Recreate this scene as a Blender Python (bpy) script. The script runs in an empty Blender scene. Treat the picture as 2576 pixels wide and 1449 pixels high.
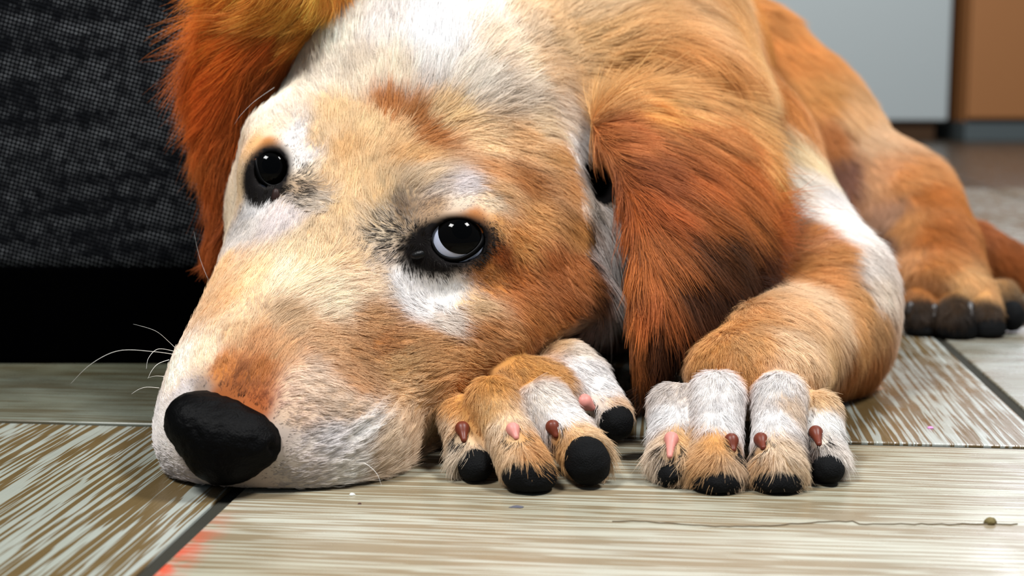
import bpy, bmesh, math
import numpy as np
from mathutils import Vector, Matrix
from mathutils.bvhtree import BVHTree
from mathutils.kdtree import KDTree

FUR = 1.0
rng = np.random.default_rng(7)
C = bpy.context.scene.collection
S = bpy.context.scene

# ---------------------------------------------------------------- camera
F_PX = 3578.0                       # 50 mm lens on a 36 mm sensor, 2576 px wide
TH = math.radians(7.93)             # pitched down
CAM_H = 0.136                       # just above the floor
AX = math.radians(6.07)             # the tile grid is turned a little
cam = bpy.data.cameras.new('camera')
cam.lens = 50; cam.sensor_width = 36; cam.clip_start = 0.01; cam.clip_end = 50
cam.dof.use_dof = True; cam.dof.focus_distance = 0.515; cam.dof.aperture_fstop = 11.0
camo = bpy.data.objects.new('camera', cam); C.objects.link(camo)
camo.location = (0, 0, CAM_H); camo.rotation_euler = (math.radians(90) - TH, 0, 0)
S.camera = camo

# ---------------------------------------------------------------- world, light, exposure
S.view_settings.view_transform = 'Standard'; S.view_settings.look = 'None'
S.view_settings.gamma = 1.0; S.view_settings.use_curve_mapping = False
S.view_settings.exposure = -0.36
w = bpy.data.worlds.new('room_light'); S.world = w; w.use_nodes = True
bg = w.node_tree.nodes['Background']; bg.inputs[0].default_value = (0.62, 0.78, 1.0, 1); bg.inputs[1].default_value = 0.31

def area(name, loc, target, size, sizey, power, col):
    l = bpy.data.lights.new(name, 'AREA'); l.shape = 'RECTANGLE'; l.size = size; l.size_y = sizey
    l.energy = power; l.color = col
    o = bpy.data.objects.new(name, l); C.objects.link(o); o.location = loc
    o.rotation_euler = (Vector(target) - Vector(loc)).to_track_quat('-Z', 'Y').to_euler()
    return o
area('window_daylight', (-0.58, -0.02, 1.40), (0.0, 0.6, 0.05), 0.36, 0.28, 38, (1.0, 0.99, 0.98))
area('side_window_daylight', (0.72, 0.22, 1.40), (0.1, 0.6, 0.05), 0.30, 0.30, 38, (1.0, 0.99, 0.98))
area('far_window_daylight', (1.45, 2.9, 1.15), (0.25, 0.5, 0.0), 0.9, 0.9, 18, (0.80, 0.90, 1.0))
area('cabinet_fill_light', (0.5, 2.3, 2.3), (0.8, 3.8, 0.2), 0.5, 0.5, 62, (0.95, 0.98, 1.0))  # unseen fill light, added to brighten the far cabinets

cy = S.cycles
cy.max_bounces = 6; cy.diffuse_bounces = 3; cy.glossy_bounces = 3; cy.transmission_bounces = 5
cy.transparent_max_bounces = 6; cy.caustics_reflective = False; cy.caustics_refractive = False
cy.use_denoising = True
cy.use_adaptive_sampling = True; cy.adaptive_threshold = 0.025
S.cycles_curves.shape = 'RIBBONS'; S.cycles_curves.subdivisions = 2

# ---------------------------------------------------------------- helpers
ct, st = math.cos(TH), math.sin(TH)
R = np.array([[1, 0, 0], [0, st, ct], [0, ct, -st]])       # rows: world x,y,z ; cols: cam right, up, forward
def W(P):                                                  # camera-frame metres -> world
    P = np.asarray(P, float); return P @ R.T + np.array([0, 0, CAM_H])
def Cc(px, py, z): return np.array([(px - 1288.0) / F_PX * z, (724.5 - py) / F_PX * z, z])
FN = np.array([0, ct, -st])                                # world up in camera frame
def floor_c(px, py, up=0.0):
    z = (CAM_H - up) / ((py - 724.5) / F_PX * ct + st); return Cc(px, py, z)
def lin(c):
    c = np.asarray(c, float) / 255.0
    return np.where(c <= 0.04045, c / 12.92, ((c + 0.055) / 1.055) ** 2.4)

def link(name, me, mat=None, parent=None):
    o = bpy.data.objects.new(name, me); C.objects.link(o)
    if mat: me.materials.append(mat)
    if parent: o.parent = parent
    return o
def mesh(name, v, f, mat=None, parent=None, smooth=True):
    me = bpy.data.meshes.new(name); me.from_pydata([tuple(p) for p in v], [], [tuple(int(i) for i in q) for q in f])
    if smooth: me.polygons.foreach_set('use_smooth', [True] * len(me.polygons))
    me.update(); return link(name, me, mat, parent)
def tag(o, label=None, cat=None, kind=None, group=None):
    if label: o['label'] = label
    if cat: o['category'] = cat
    if kind: o['kind'] = kind
    if group: o['group'] = group
    return o
def nodes(name):
    m = bpy.data.materials.new(name); m.use_nodes = True; nt = m.node_tree
    return m, nt, nt.nodes['Principled BSDF'], (lambda t, **k: mk(nt, t, k))
def mk(nt, t, k):
    n = nt.nodes.new(t)
    for a, b in k.items(): setattr(n, a, b)
    return n
def simple(name, col, rough=0.6, spec=0.5, bump=0, bscale=300, bdist=0.0005, coat=0):
    m, nt, b, N = nodes(name)
    b.inputs['Base Color'].default_value = (*col, 1); b.inputs['Roughness'].default_value = rough
    b.inputs['Specular IOR Level'].default_value = spec; b.inputs['Coat Weight'].default_value = coat
    if bump:
        tc = N('ShaderNodeTexCoord'); n = N('ShaderNodeTexNoise'); n.inputs['Scale'].default_value = bscale; n.inputs['Detail'].default_value = 3
        bp = N('ShaderNodeBump'); bp.inputs['Strength'].default_value = bump; bp.inputs['Distance'].default_value = bdist
        nt.links.new(tc.outputs['Object'], n.inputs['Vector']); nt.links.new(n.outputs['Fac'], bp.inputs['Height'])
        nt.links.new(bp.outputs['Normal'], b.inputs['Normal'])
    return m
def box(bm, lo, hi, rot=0.0, bev=0.0):
    r = bmesh.ops.create_cube(bm, size=1.0); vs = r['verts']
    for v in vs:
        v.co = Vector([(lo[i] + hi[i]) / 2 + v.co[i] * (hi[i] - lo[i]) for i in range(3)])
    if bev:
        es = list({e for v in vs for e in v.link_edges})
        bmesh.ops.bevel(bm, geom=es, offset=bev, segments=3, affect='EDGES', profile=0.6)
    if rot: bmesh.ops.rotate(bm, verts=bm.verts[:], cent=(0, 0, 0), matrix=Matrix.Rotation(rot, 3, 'Z'))
def bmobj(name, bm, mat=None, parent=None, smooth=False):
    me = bpy.data.meshes.new(name); bm.to_mesh(me); bm.free()
    if smooth: me.polygons.foreach_set('use_smooth', [True] * len(me.polygons))
    return link(name, me, mat, parent)

# ================================================================ FLOOR : 30 cm checkerboard of wood-look tiles
def tile_material():
    m, nt, b, N = nodes('limed_wood_tile')
    L = nt.links.new
    uv = N('ShaderNodeUVMap'); uv.uv_map = 'grain'
    def mp(sx, sy, off=0):
        q = N('ShaderNodeMapping'); q.inputs['Scale'].default_value = (sx, sy, 1); q.inputs['Location'].default_value = (off, off * .7, 0)
        L(uv.outputs[0], q.inputs[0]); return q
    def noise(q, sc, det=2, rough=.5, dist=0):
        n = N('ShaderNodeTexNoise'); n.noise_dimensions = '2D'; n.inputs['Scale'].default_value = sc; n.inputs['Detail'].default_value = det
        n.inputs['Roughness'].default_value = rough; n.inputs['Distortion'].default_value = dist
        L(q.outputs[0], n.inputs['Vector']); return n
    def ramp(src, a, bb, c0=(0, 0, 0, 1), c1=(1, 1, 1, 1)):
        r = N('ShaderNodeValToRGB'); r.color_ramp.elements[0].position = a; r.color_ramp.elements[1].position = bb
        r.color_ramp.elements[0].color = c0; r.color_ramp.elements[1].color = c1; L(src, r.inputs[0]); return r
    def mixc(f, a, bb, mode='MIX'):
        x = N('ShaderNodeMix', data_type='RGBA', blend_type=mode)
        if hasattr(f, 'is_linked'): L(f, x.inputs[0])
        else: x.inputs[0].default_value = f
        for i, s in ((6, a), (7, bb)):
            if hasattr(s, 'is_linked'): L(s, x.inputs[i])
            else: x.inputs[i].default_value = s
        return x.outputs[2]
    g1 = noise(mp(15, 540), 1.0, 2, .5, .2)       # the brown lines
    g2 = noise(mp(10, 900, 3), 1.0, 2)               # finer lines
    big = noise(mp(5, 9, 7), 1.0, 3)
    broad = noise(mp(3, 45, 11), 1.0, 3)
    # bias the threshold with the broad noise so lines bunch and fade
    ad = N('ShaderNodeMath', operation='MULTIPLY_ADD'); L(broad.outputs[0], ad.inputs[0]); ad.inputs[1].default_value = .34; L(g1.outputs[0], ad.inputs[2])
    ad2 = N('ShaderNodeMath', operation='MULTIPLY_ADD'); L(g2.outputs[0], ad2.inputs[0]); ad2.inputs[1].default_value = .16; L(ad.outputs[0], ad2.inputs[2])
    line = ramp(ad2.outputs[0], .70, .76)
    pale = ramp(big.outputs[0], .3, .7, (*lin((132, 134, 120)), 1), (*lin((160, 164, 158)), 1))
    brown = ramp(big.outputs[0], .25, .75, (*lin((82, 64, 32)), 1), (*lin((104, 84, 52)), 1))
    aw = N('ShaderNodeAttribute'); aw.attribute_name = 'wear'
    lm = N('ShaderNodeMath', operation='MULTIPLY_ADD'); L(aw.outputs['Fac'], lm.inputs[0]); lm.inputs[1].default_value = -.55; lm.inputs[2].default_value = 1.0
    lf = N('ShaderNodeMath', operation='MULTIPLY'); L(line.outputs[0], lf.inputs[0]); L(lm.outputs[0], lf.inputs[1])
    fine = ramp(noise(mp(8, 1500, 5), 1.0, 2).outputs[0], .42, .6)
    ff = N('ShaderNodeMath', operation='MULTIPLY'); L(fine.outputs[0], ff.inputs[0]); L(aw.outputs['Fac'], ff.inputs[1])
    f2 = N('ShaderNodeMath', operation='MULTIPLY'); L(ff.outputs[0], f2.inputs[0]); f2.inputs[1].default_value = .45
    mxx = N('ShaderNodeMath', operation='MAXIMUM'); L(lf.outputs[0], mxx.inputs[0]); L(f2.outputs[0], mxx.inputs[1])
    col = mixc(mxx.outputs[0], pale.outputs[0], brown.outputs[0])
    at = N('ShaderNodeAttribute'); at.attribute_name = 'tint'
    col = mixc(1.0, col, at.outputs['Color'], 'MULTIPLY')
    # red paint rubbed along the left edge of the front tile
    oc = N('ShaderNodeTexCoord'); sp = N('ShaderNodeSeparateXYZ'); L(oc.outputs['Object'], sp.inputs[0])
    def mr(src, a, bb):
        q = N('ShaderNodeMapRange'); q.interpolation_type = 'SMOOTHSTEP'; L(src, q.inputs[0]); q.inputs[1].default_value = a; q.inputs[2].default_value = bb; return q.outputs[0]
    def mul(a, c_):
        q = N('ShaderNodeMath', operation='MULTIPLY'); L(a, q.inputs[0]); L(c_, q.inputs[1]); return q.outputs[0]
    nn = N('ShaderNodeTexNoise'); nn.inputs['Scale'].default_value = 120; nn.inputs['Detail'].default_value = 4; L(oc.outputs['Object'], nn.inputs[0])
    mk_ = mul(mul(mul(mr(sp.outputs['X'], -.130, -.1425), mr(sp.outputs['X'], -.1450, -.1425)), mul(mr(sp.outputs['Y'], .452, .375), mr(sp.outputs['Y'], .30, .34))), mr(nn.outputs[0], .32, .60))
    col = mixc(mk_, col, (*lin((190, 70, 44)), 1))
    L(col, b.inputs['Base Color'])
    sc = noise(mp(60, 60, 4), 1.0, 4)
    rr = ramp(sc.outputs[0], .3, .75, (.20, .20, .20, 1), (.38, .38, .38, 1)); L(rr.outputs[0], b.inputs['Roughness'])
    b.inputs['Specular IOR Level'].default_value = .45
    bp = N('ShaderNodeBump'); bp.inputs['Strength'].default_value = .55; bp.inputs['Distance'].default_value = .0003; bp.invert = True
    L(ad2.outputs[0], bp.inputs['Height']); L(bp.outputs[0], b.inputs['Normal'])
    return m
tile_mat = tile_material()
grout_mat = simple('dark_grout', lin((44, 43, 36)), .9, .2, .8, 900, .001)
TS, U0, V0, GR = 0.298, -0.1447, 0.5505, 0.0052
bm = bmesh.new()
uvl = bm.loops.layers.uv.new('grain'); tl = bm.loops.layers.float_color.new('tint'); ly = bm.loops.layers.float_color.new('wear')
r2 = np.random.default_rng(3)
for i in range(-7, 14):
    for j in range(-3, 13):
        u0, u1 = U0 + i * TS + GR / 2, U0 + (i + 1) * TS - GR / 2
        v0, v1 = V0 + j * TS + GR / 2, V0 + (j + 1) * TS - GR / 2
        n0 = len(bm.faces)
        before = set(bm.faces)
        box(bm, (u0, v0, -.008), (u1, v1, 0.0), bev=.0009)
        along_u = (i + j) % 2 != 0                      # grain direction alternates like a parquet
        ou, ov = r2.random() * 40, r2.random() * 40
        t = 0.92 + .16 * r2.random()
        tint = np.array([t, t, t])
        wear = (.5 if along_u else .05)
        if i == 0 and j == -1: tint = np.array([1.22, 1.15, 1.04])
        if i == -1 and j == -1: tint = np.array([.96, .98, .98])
        if i == -1 and j == 0: tint = np.array([.48, .50, .44])  # the sofa's shade and dark reflection are put into this tile's tint
        if j >= 5: tint = np.array([.25, .19, .16]) * (0.9 + .2 * r2.random())  # far rows: shadow and reflection worked into the tile colour
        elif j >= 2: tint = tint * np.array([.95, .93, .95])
        for f in set(bm.faces) - before:
            for l in f.loops:
                x, y = l.vert.co.x, l.vert.co.y
                l[uvl].uv = ((x + ou, y + ov) if along_u else (y + ou, x + ov))
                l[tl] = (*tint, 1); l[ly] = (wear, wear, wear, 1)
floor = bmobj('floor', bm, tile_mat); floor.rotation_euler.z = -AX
tag(floor, kind='structure')
bm = bmesh.new(); box(bm, (-2.3, -.4, -.03), (4.1, 3.98, -.0012)); gro = bmobj('floor_grout', bm, grout_mat, floor)
def grid_pt(u, v, z=0):        # tile-grid coordinates -> world
    c, s = math.cos(AX), math.sin(AX); return Vector((u * c + v * s, -u * s + v * c, z))
# ---------------------------------------------------------------- hairline crack in the front tile and red stain at its edge
def ribbon(name, pts, wd, mat, z=.0003, parent=None):
    v, f = [], []
    for k, p in enumerate(pts):
        a = pts[max(k - 1, 0)]; bq = pts[min(k + 1, len(pts) - 1)]
        d = (bq - a); n = Vector((-d.y, d.x, 0)).normalized() * wd[k] / 2
        v += [p + n, p - n, p - n - Vector((0, 0, z)), p + n - Vector((0, 0, z))]
    for k in range(len(pts) - 1):
        a, q = 4 * k, 4 * k + 4
        f += [(a, a + 1, q + 1, q), (a, q, q + 3, a + 3), (a + 1, a + 2, q + 2, q + 1), (a + 2, a + 3, q + 3, q + 2)]
    return mesh(name, v, f, mat, parent, False)
pts = []
for k in range(60):
    px = 1540 + (2560 - 1540) * k / 59; py = 1308 + 12 * (1 if px < 1900 else 1) + 7 * math.sin(px * .011) * (px < 2150) + rng.normal(0, .9)
    p = W(floor_c(px, py)); pts.append(Vector((p[0], p[1], .0004)))
ribbon('floor_crack', pts, [.00012 + .00016 * abs(math.sin(k * .9)) for k in range(60)], simple('crack_dark', lin((112, 98, 78)), .9), .0006, floor)
for o in bpy.data.objects:
    if o.name == 'floor_crack': o.matrix_parent_inverse = floor.matrix_basis.inverted()
def blob(name, cx, cy, rx, ry, h, mat, n=26, rough=.25, seed=0, rot=0, parent=None):
    """low dome standing on the floor, irregular outline"""
    rr = np.random.default_rng(seed); ph = rr.random(6) * 6.28; am = rr.random(6) * rough
    v = [Vector((cx, cy, h))]; f = []
    rings = [(0.5, .9), (.85, .5), (1, .0)]
    for rad, hh in rings:
        for k in range(n):
            t = 2 * math.pi * k / n; q = rad * (1 + sum(am[m] * math.sin((m + 1) * t + ph[m]) for m in range(6)) * .5)
            x, y = rx * q * math.cos(t), ry * q * math.sin(t); c, s = math.cos(rot), math.sin(rot)
            v.append(Vector((cx + x * c - y * s, cy + x * s + y * c, h * hh)))
    for k in range(n): f.append((0, 1 + k, 1 + (k + 1) % n))
    for q in range(2):
        a = 1 + q * n
        for k in range(n): f.append((a + k, a + n + k, a + n + (k + 1) % n, a + (k + 1) % n))
    f.append(tuple(1 + 2 * n + k for k in range(n))[::-1])
    return mesh(name, v, f, mat, parent)
# small things lying on the floor
p = W(floor_c(2492, 1318))
tag(blob('crumb', p[0], p[1], .0019, .0016, .0022, simple('olive_crumb', lin((104, 92, 52)), .8, bump=.8, bscale=900), seed=5), 'small olive brown crumb on the front floor tile at right', 'crumb')
p = W(floor_c(2340, 1077)); tag(blob('petal_scrap', p[0], p[1], .0014, .0012, .0007, simple('pink_scrap', lin((205, 130, 190)), .7), seed=8), 'tiny pink scrap on the tile right of the front paw', 'scrap')
p = W(floor_c(905, 1268)); tag(blob('grit_speck', p[0], p[1], .0006, .0005, .0005, simple('dark_grit', lin((70, 40, 34)), .8), seed=9), 'tiny dark brown speck on the floor in front of the muzzle', 'speck')
p = W(floor_c(1300, 1276)); tag(blob('dark_fleck', p[0], p[1], .0024, .0012, .0005, simple('dark_fleck', lin((72, 72, 84)), .8), seed=11), 'dark grey fleck on the tile in front of the tucked paw', 'speck')
p = W(floor_c(885, 1246)); tag(blob('lint_speck', p[0], p[1], .0010, .0008, .0008, simple('white_lint', lin((215, 215, 208)), .9), seed=12), 'tiny white lint speck on the floor below the mouth', 'lint')

# ================================================================ SOFA at the left
def fabric():
    m, nt, b, N = nodes('charcoal_tweed'); L = nt.links.new
    tc = N('ShaderNodeTexCoord'); mp = N('ShaderNodeMapping'); mp.inputs['Rotation'].default_value = (0, math.radians(28), 0); L(tc.outputs['Object'], mp.inputs[0])
    sx = N('ShaderNodeSeparateXYZ'); L(mp.outputs[0], sx.inputs[0])
    def sine(o, fr, ph=0):
        a = N('ShaderNodeMath', operation='MULTIPLY_ADD'); L(o, a.inputs[0]); a.inputs[1].default_value = fr; a.inputs[2].default_value = ph
        s = N('ShaderNodeMath', operation='SINE'); L(a.outputs[0], s.inputs[0]); return s.outputs[0]
    n0 = N('ShaderNodeTexNoise'); n0.inputs['Scale'].default_value = 250; L(tc.outputs['Object'], n0.inputs[0])
    wob = N('ShaderNodeMath', operation='MULTIPLY_ADD'); L(n0.outputs[0], wob.inputs[0]); wob.inputs[1].default_value = .0006; L(sx.outputs['X'], wob.inputs[2])
    wob2 = N('ShaderNodeMath', operation='MULTIPLY_ADD'); L(n0.outputs[0], wob2.inputs[0]); wob2.inputs[1].default_value = -.0006; L(sx.outputs['Z'], wob2.inputs[2])
    P = 2 * math.pi / .0028
    a, c = sine(wob.outputs[0], P), sine(wob2.outputs[0], P)
    mul = N('ShaderNodeMath', operation='MULTIPLY'); L(a, mul.inputs[0]); L(c, mul.inputs[1])
    nz = N('ShaderNodeTexNoise'); nz.inputs['Scale'].default_value = 160; nz.inputs['Detail'].default_value = 3; L(tc.outputs['Object'], nz.inputs[0])
    st_ = N('ShaderNodeMapping'); st_.inputs['Rotation'].default_value = (0, math.radians(-35), 0); st_.inputs['Scale'].default_value = (18, 1, 110); L(tc.outputs['Object'], st_.inputs[0])
    ns = N('ShaderNodeTexNoise'); ns.inputs['Scale'].default_value = 1; ns.inputs['Detail'].default_value = 3; L(st_.outputs[0], ns.inputs[0])
    k = N('ShaderNodeMath', operation='MULTIPLY'); L(nz.outputs[0], k.inputs[0]); L(ns.outputs[0], k.inputs[1])
    r1 = N('ShaderNodeMapRange'); L(mul.outputs[0], r1.inputs[0]); r1.inputs[1].default_value = .1; r1.inputs[2].default_value = 1
    r2_ = N('ShaderNodeMapRange'); L(k.outputs[0], r2_.inputs[0]); r2_.inputs[1].default_value = .12; r2_.inputs[2].default_value = .40
    fin = N('ShaderNodeMath', operation='MULTIPLY'); L(r1.outputs[0], fin.inputs[0]); L(r2_.outputs[0], fin.inputs[1])
    add = N('ShaderNodeMath', operation='MULTIPLY_ADD'); L(r2_.outputs[0], add.inputs[0]); add.inputs[1].default_value = .03; L(fin.outputs[0], add.inputs[2])
    cr = N('ShaderNodeValToRGB'); cr.color_ramp.elements[0].position = .15; cr.color_ramp.elements[0].color = (.0035, .004, .005, 1)
    cr.color_ramp.elements[1].position = .85; cr.color_ramp.elements[1].color = (.17, .18, .19, 1); L(add.outputs[0], cr.inputs[0])
    L(cr.outputs[0], b.inputs['Base Color']); b.inputs['Roughness'].default_value = 1; b.inputs['Specular IOR Level'].default_value = .05
    bp = N('ShaderNodeBump'); bp.inputs['Strength'].default_value = .5; bp.inputs['Distance'].default_value = .0008; L(mul.outputs[0], bp.inputs['Height']); L(bp.outputs[0], b.inputs['Normal'])
    return m
sofa = bpy.data.objects.new('sofa', None); C.objects.link(sofa); sofa.location = (-.75, 1.1, 0)
tag(sofa, 'dark charcoal woven fabric sofa side standing behind the dog at left', 'sofa')
SY = .70
fz = W(Cc(200, 700, .705))[2]
bm = bmesh.new(); box(bm, (-1.5, SY, fz), (-.125, 1.55, .62), bev=.012)
so = bmobj('upholstery', bm, fabric(), None, True); so.parent = sofa; so.matrix_parent_inverse = Matrix.Translation((.75, -1.1, 0))
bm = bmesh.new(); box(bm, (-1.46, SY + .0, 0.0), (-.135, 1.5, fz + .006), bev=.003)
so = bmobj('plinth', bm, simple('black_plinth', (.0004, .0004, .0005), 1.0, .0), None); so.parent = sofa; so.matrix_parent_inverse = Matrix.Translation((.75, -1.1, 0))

# ================================================================ far wall, cabinet and door panel
def cab_at(px, z=3.86): return (px - 1288) / F_PX * z
WY = 3.84
grey = simple('painted_grey_white', lin((186, 192, 190)), .45, .4, .15, 8, .002)
bm = bmesh.new(); box(bm, (-2.6, WY + .62, -.02), (4.6, WY + .74, 2.6)); tag(bmobj('wall_back', bm, simple('wall_plaster', lin((150, 140, 120)), .9, .2)), kind='structure')
cabx0, cabx1, dx0 = cab_at(1500), cab_at(2372), cab_at(2418)
cab = bpy.data.objects.new('cabinet', None); C.objects.link(cab); cab.location = ((cabx0 + cabx1) / 2, WY + .3, 0)
tag(cab, 'tall pale grey cabinet with smooth doors standing by the far wall', 'cabinet')
def part(name, lo, hi, mat, root, bev=.004):
    bm = bmesh.new(); box(bm, lo, hi, bev=bev); o = bmobj(name, bm, mat)
    o.parent = root; o.matrix_parent_inverse = Matrix.Translation(-Vector(root.location)); return o
part('body', (cabx0, WY + .03, .05), (cabx1, WY + .6, 2.0), grey, cab)
part('door', (cabx0 + .004, WY, .055), (cabx1 - .002, WY + .028, 1.98), grey, cab)
part('plinth', (cabx0 + .02, WY + .05, 0), (cabx1 - .02, WY + .58, .05), simple('brown_plinth', lin((110, 76, 44)), .6), cab, .002)
cb2 = bpy.data.objects.new('wooden_cabinet', None); C.objects.link(cb2); cb2.location = (dx0 + .4, WY + .3, 0)
tag(cb2, 'tan brown wooden cabinet beside the pale one at the far right', 'cabinet')
wood = simple('tan_wood', lin((168, 112, 66)), .5, .35, .1, 6, .002)
part('body', (dx0, WY + .03, .05), (dx0 + .8, WY + .6, 2.0), wood, cb2)
part('door', (dx0 + .002, WY, .06), (dx0 + .8, WY + .028, 1.98), wood, cb2)
part('plinth', (dx0, WY + .01, 0), (dx0 + .8, WY + .58, .05), simple('grey_plinth', lin((84, 92, 92)), .6), cb2, .002)

# ================================================================ DOG : implicit surfaces in metres, camera frame
def norm(v): v = np.asarray(v, float); return v / np.linalg.norm(v)
def cap(a, b, ra, rb, k=1.5):  # px,py,z(cm) twice, radii cm
    return ('c', Cc(a[0], a[1], a[2] / 100), Cc(b[0], b[1], b[2] / 100), ra / 100, rb / 100, k / 100)
def ell(c, r, k=1.5, ang=0, dirv=None, up=(0, 1, 0)):
    """ellipsoid; ang rolls it in the image plane (deg, clockwise positive), or dirv gives the first axis"""
    if dirv is None:
        a = math.radians(ang); X = np.array([math.cos(a), -math.sin(a), 0]); Y = np.array([math.sin(a), math.cos(a), 0]); Z = np.array([0, 0, 1.])
    else:
        X = norm(dirv); Z = norm(np.cross(X, up)); Y = np.cross(Z, X)
    return ('e', Cc(c[0], c[1], c[2] / 100), np.stack([X, Y, Z]), np.array(r) / 100.0, k / 100)
def d_prim(p, P):
    if p[0] == 'c':
        _, a, b, ra, rb, k = p; ba = b - a
        pa = P - a; h = np.clip(pa @ ba / (ba @ ba), 0, 1)
        return np.linalg.norm(pa - h[:, None] * ba, axis=1) - (ra + (rb - ra) * h)
    _, c, M, r, k = p
    q = (P - c) @ M.T; k0 = np.linalg.norm(q / r, axis=1); k1 = np.linalg.norm(q / (r * r), axis=1) + 1e-9
    return k0 * (k0 - 1) / k1
def sdf(prims, P):
    d = np.full(len(P), 1.0)
    for p in prims:
        op = '+'
        if p[0] in '-x': op, p = '-', p[1]
        q = d_prim(p, P); k = p[-1]
        if op == '-': q = -q; h = np.maximum(k - np.abs(d - q), 0) / k; d = np.maximum(d, q) + h * h * k / 4
        else: h = np.maximum(k - np.abs(d - q), 0) / k; d = np.minimum(d, q) - h * h * k / 4
    return d
def surface_nets(fn, lo, hi, h, nb=8, marg=1.15):
    """sparse surface nets: coarse blocks near the zero level, then fine cells in them"""
    B = h * nb; lo = np.array(lo, float); n = np.ceil((np.array(hi) - lo) / B).astype(int)
    g = np.stack(np.meshgrid(*[np.arange(x) for x in n], indexing='ij'), -1).reshape(-1, 3)
    d = np.concatenate([fn(lo + (q + .5) * B) for q in np.array_split(g, max(1, len(g) // 200000))])
    g = g[np.abs(d) < B * marg]
    s = np.stack(np.meshgrid(*[np.arange(nb + 1)] * 3, indexing='ij'), -1).reshape(-1, 3)
    verts, ids, edges = [], [], []
    NN = np.int64(1 << 20)
    key = lambda c: (c[..., 0].astype(np.int64) * NN + c[..., 1]) * NN + c[..., 2]
    co = np.array([[i, j, k] for i in (0, 1) for j in (0, 1) for k in (0, 1)])
    ce = [(a, b) for a in range(8) for b in range(a + 1, 8) if np.abs(co[a] - co[b]).sum() == 1]
    for gb in np.array_split(g, max(1, len(g) // 400)):
        if not len(gb): continue
        gi = gb[:, None, :] * nb + s[None]
        v = fn((lo + gi.reshape(-1, 3) * h)).reshape(len(gb), nb + 1, nb + 1, nb + 1)
        c = np.stack([v[:, a[0]:nb + a[0], a[1]:nb + a[1], a[2]:nb + a[2]] for a in co], -1)
        ins = c < 0; act = ins.any(-1) & ~ins.all(-1)
        w_ = np.argwhere(act); cv = c[act]; acc = np.zeros((len(cv), 3)); cnt = np.zeros(len(cv))
        for a, b in ce:
            x = (cv[:, a] < 0) != (cv[:, b] < 0); t = np.where(x, cv[:, a] / (cv[:, a] - cv[:, b] + 1e-12), 0)
            acc += np.where(x[:, None], co[a] + t[:, None] * (co[b] - co[a]), 0); cnt += x
        cell = gb[w_[:, 0]] * nb + w_[:, 1:]
        verts.append(lo + (cell + acc / cnt[:, None]) * h); ids.append(key(cell))
        for ax in range(3):
            sl = [slice(0, nb)] * 3; sl2 = list(sl); sl2[ax] = slice(1, nb + 1)
            A = v[(slice(None), *sl)]; Bv = v[(slice(None), *sl2)]
            e = np.argwhere((A < 0) != (Bv < 0)); base = gb[e[:, 0]] * nb + e[:, 1:]
            edges.append((ax, base, A[tuple(e.T)] < 0))
    V = np.concatenate(verts); I = np.concatenate(ids); o = np.argsort(I); V = V[o]; I = I[o]
    quads = []
    for ax, base, fl in edges:
        a1, a2 = (ax + 1) % 3, (ax + 2) % 3; e1 = np.eye(3, dtype=int)[a1]; e2 = np.eye(3, dtype=int)[a2]
        k4 = [key(base), key(base - e1), key(base - e1 - e2), key(base - e2)]
        ix = [np.clip(np.searchsorted(I, k), 0, len(I) - 1) for k in k4]
        ok = np.all([I[i] == k for i, k in zip(ix, k4)], axis=0)
        q = np.stack(ix, 1)[ok]; fl = fl[ok]; q[~fl] = q[~fl][:, ::-1]; quads.append(q)
    return V, np.concatenate(quads)
def to_mesh(name, V, Q, mat, parent):
    me = bpy.data.meshes.new(name); Vw = W(V)
    me.vertices.add(len(V)); me.vertices.foreach_set('co', Vw.astype(np.float32).ravel())
    me.loops.add(4 * len(Q)); me.loops.foreach_set('vertex_index', Q.astype(np.int32).ravel())
    me.polygons.add(len(Q)); me.polygons.foreach_set('loop_start', np.arange(0, 4 * len(Q), 4, dtype=np.int32))
    me.update(calc_edges=True); me.validate()
    me.polygons.foreach_set('use_smooth', [True] * len(me.polygons)); me.update()
    o = link(name, me, mat, parent); 
    if parent is dog: o.matrix_parent_inverse = Matrix.Translation(-Vector(dog.location))
    return o

dog = bpy.data.objects.new('dog', None); C.objects.link(dog); dog.location = (.05, .75, 0)
tag(dog, 'golden retriever puppy lying on the floor with its chin down and paws forward', 'dog')

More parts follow.
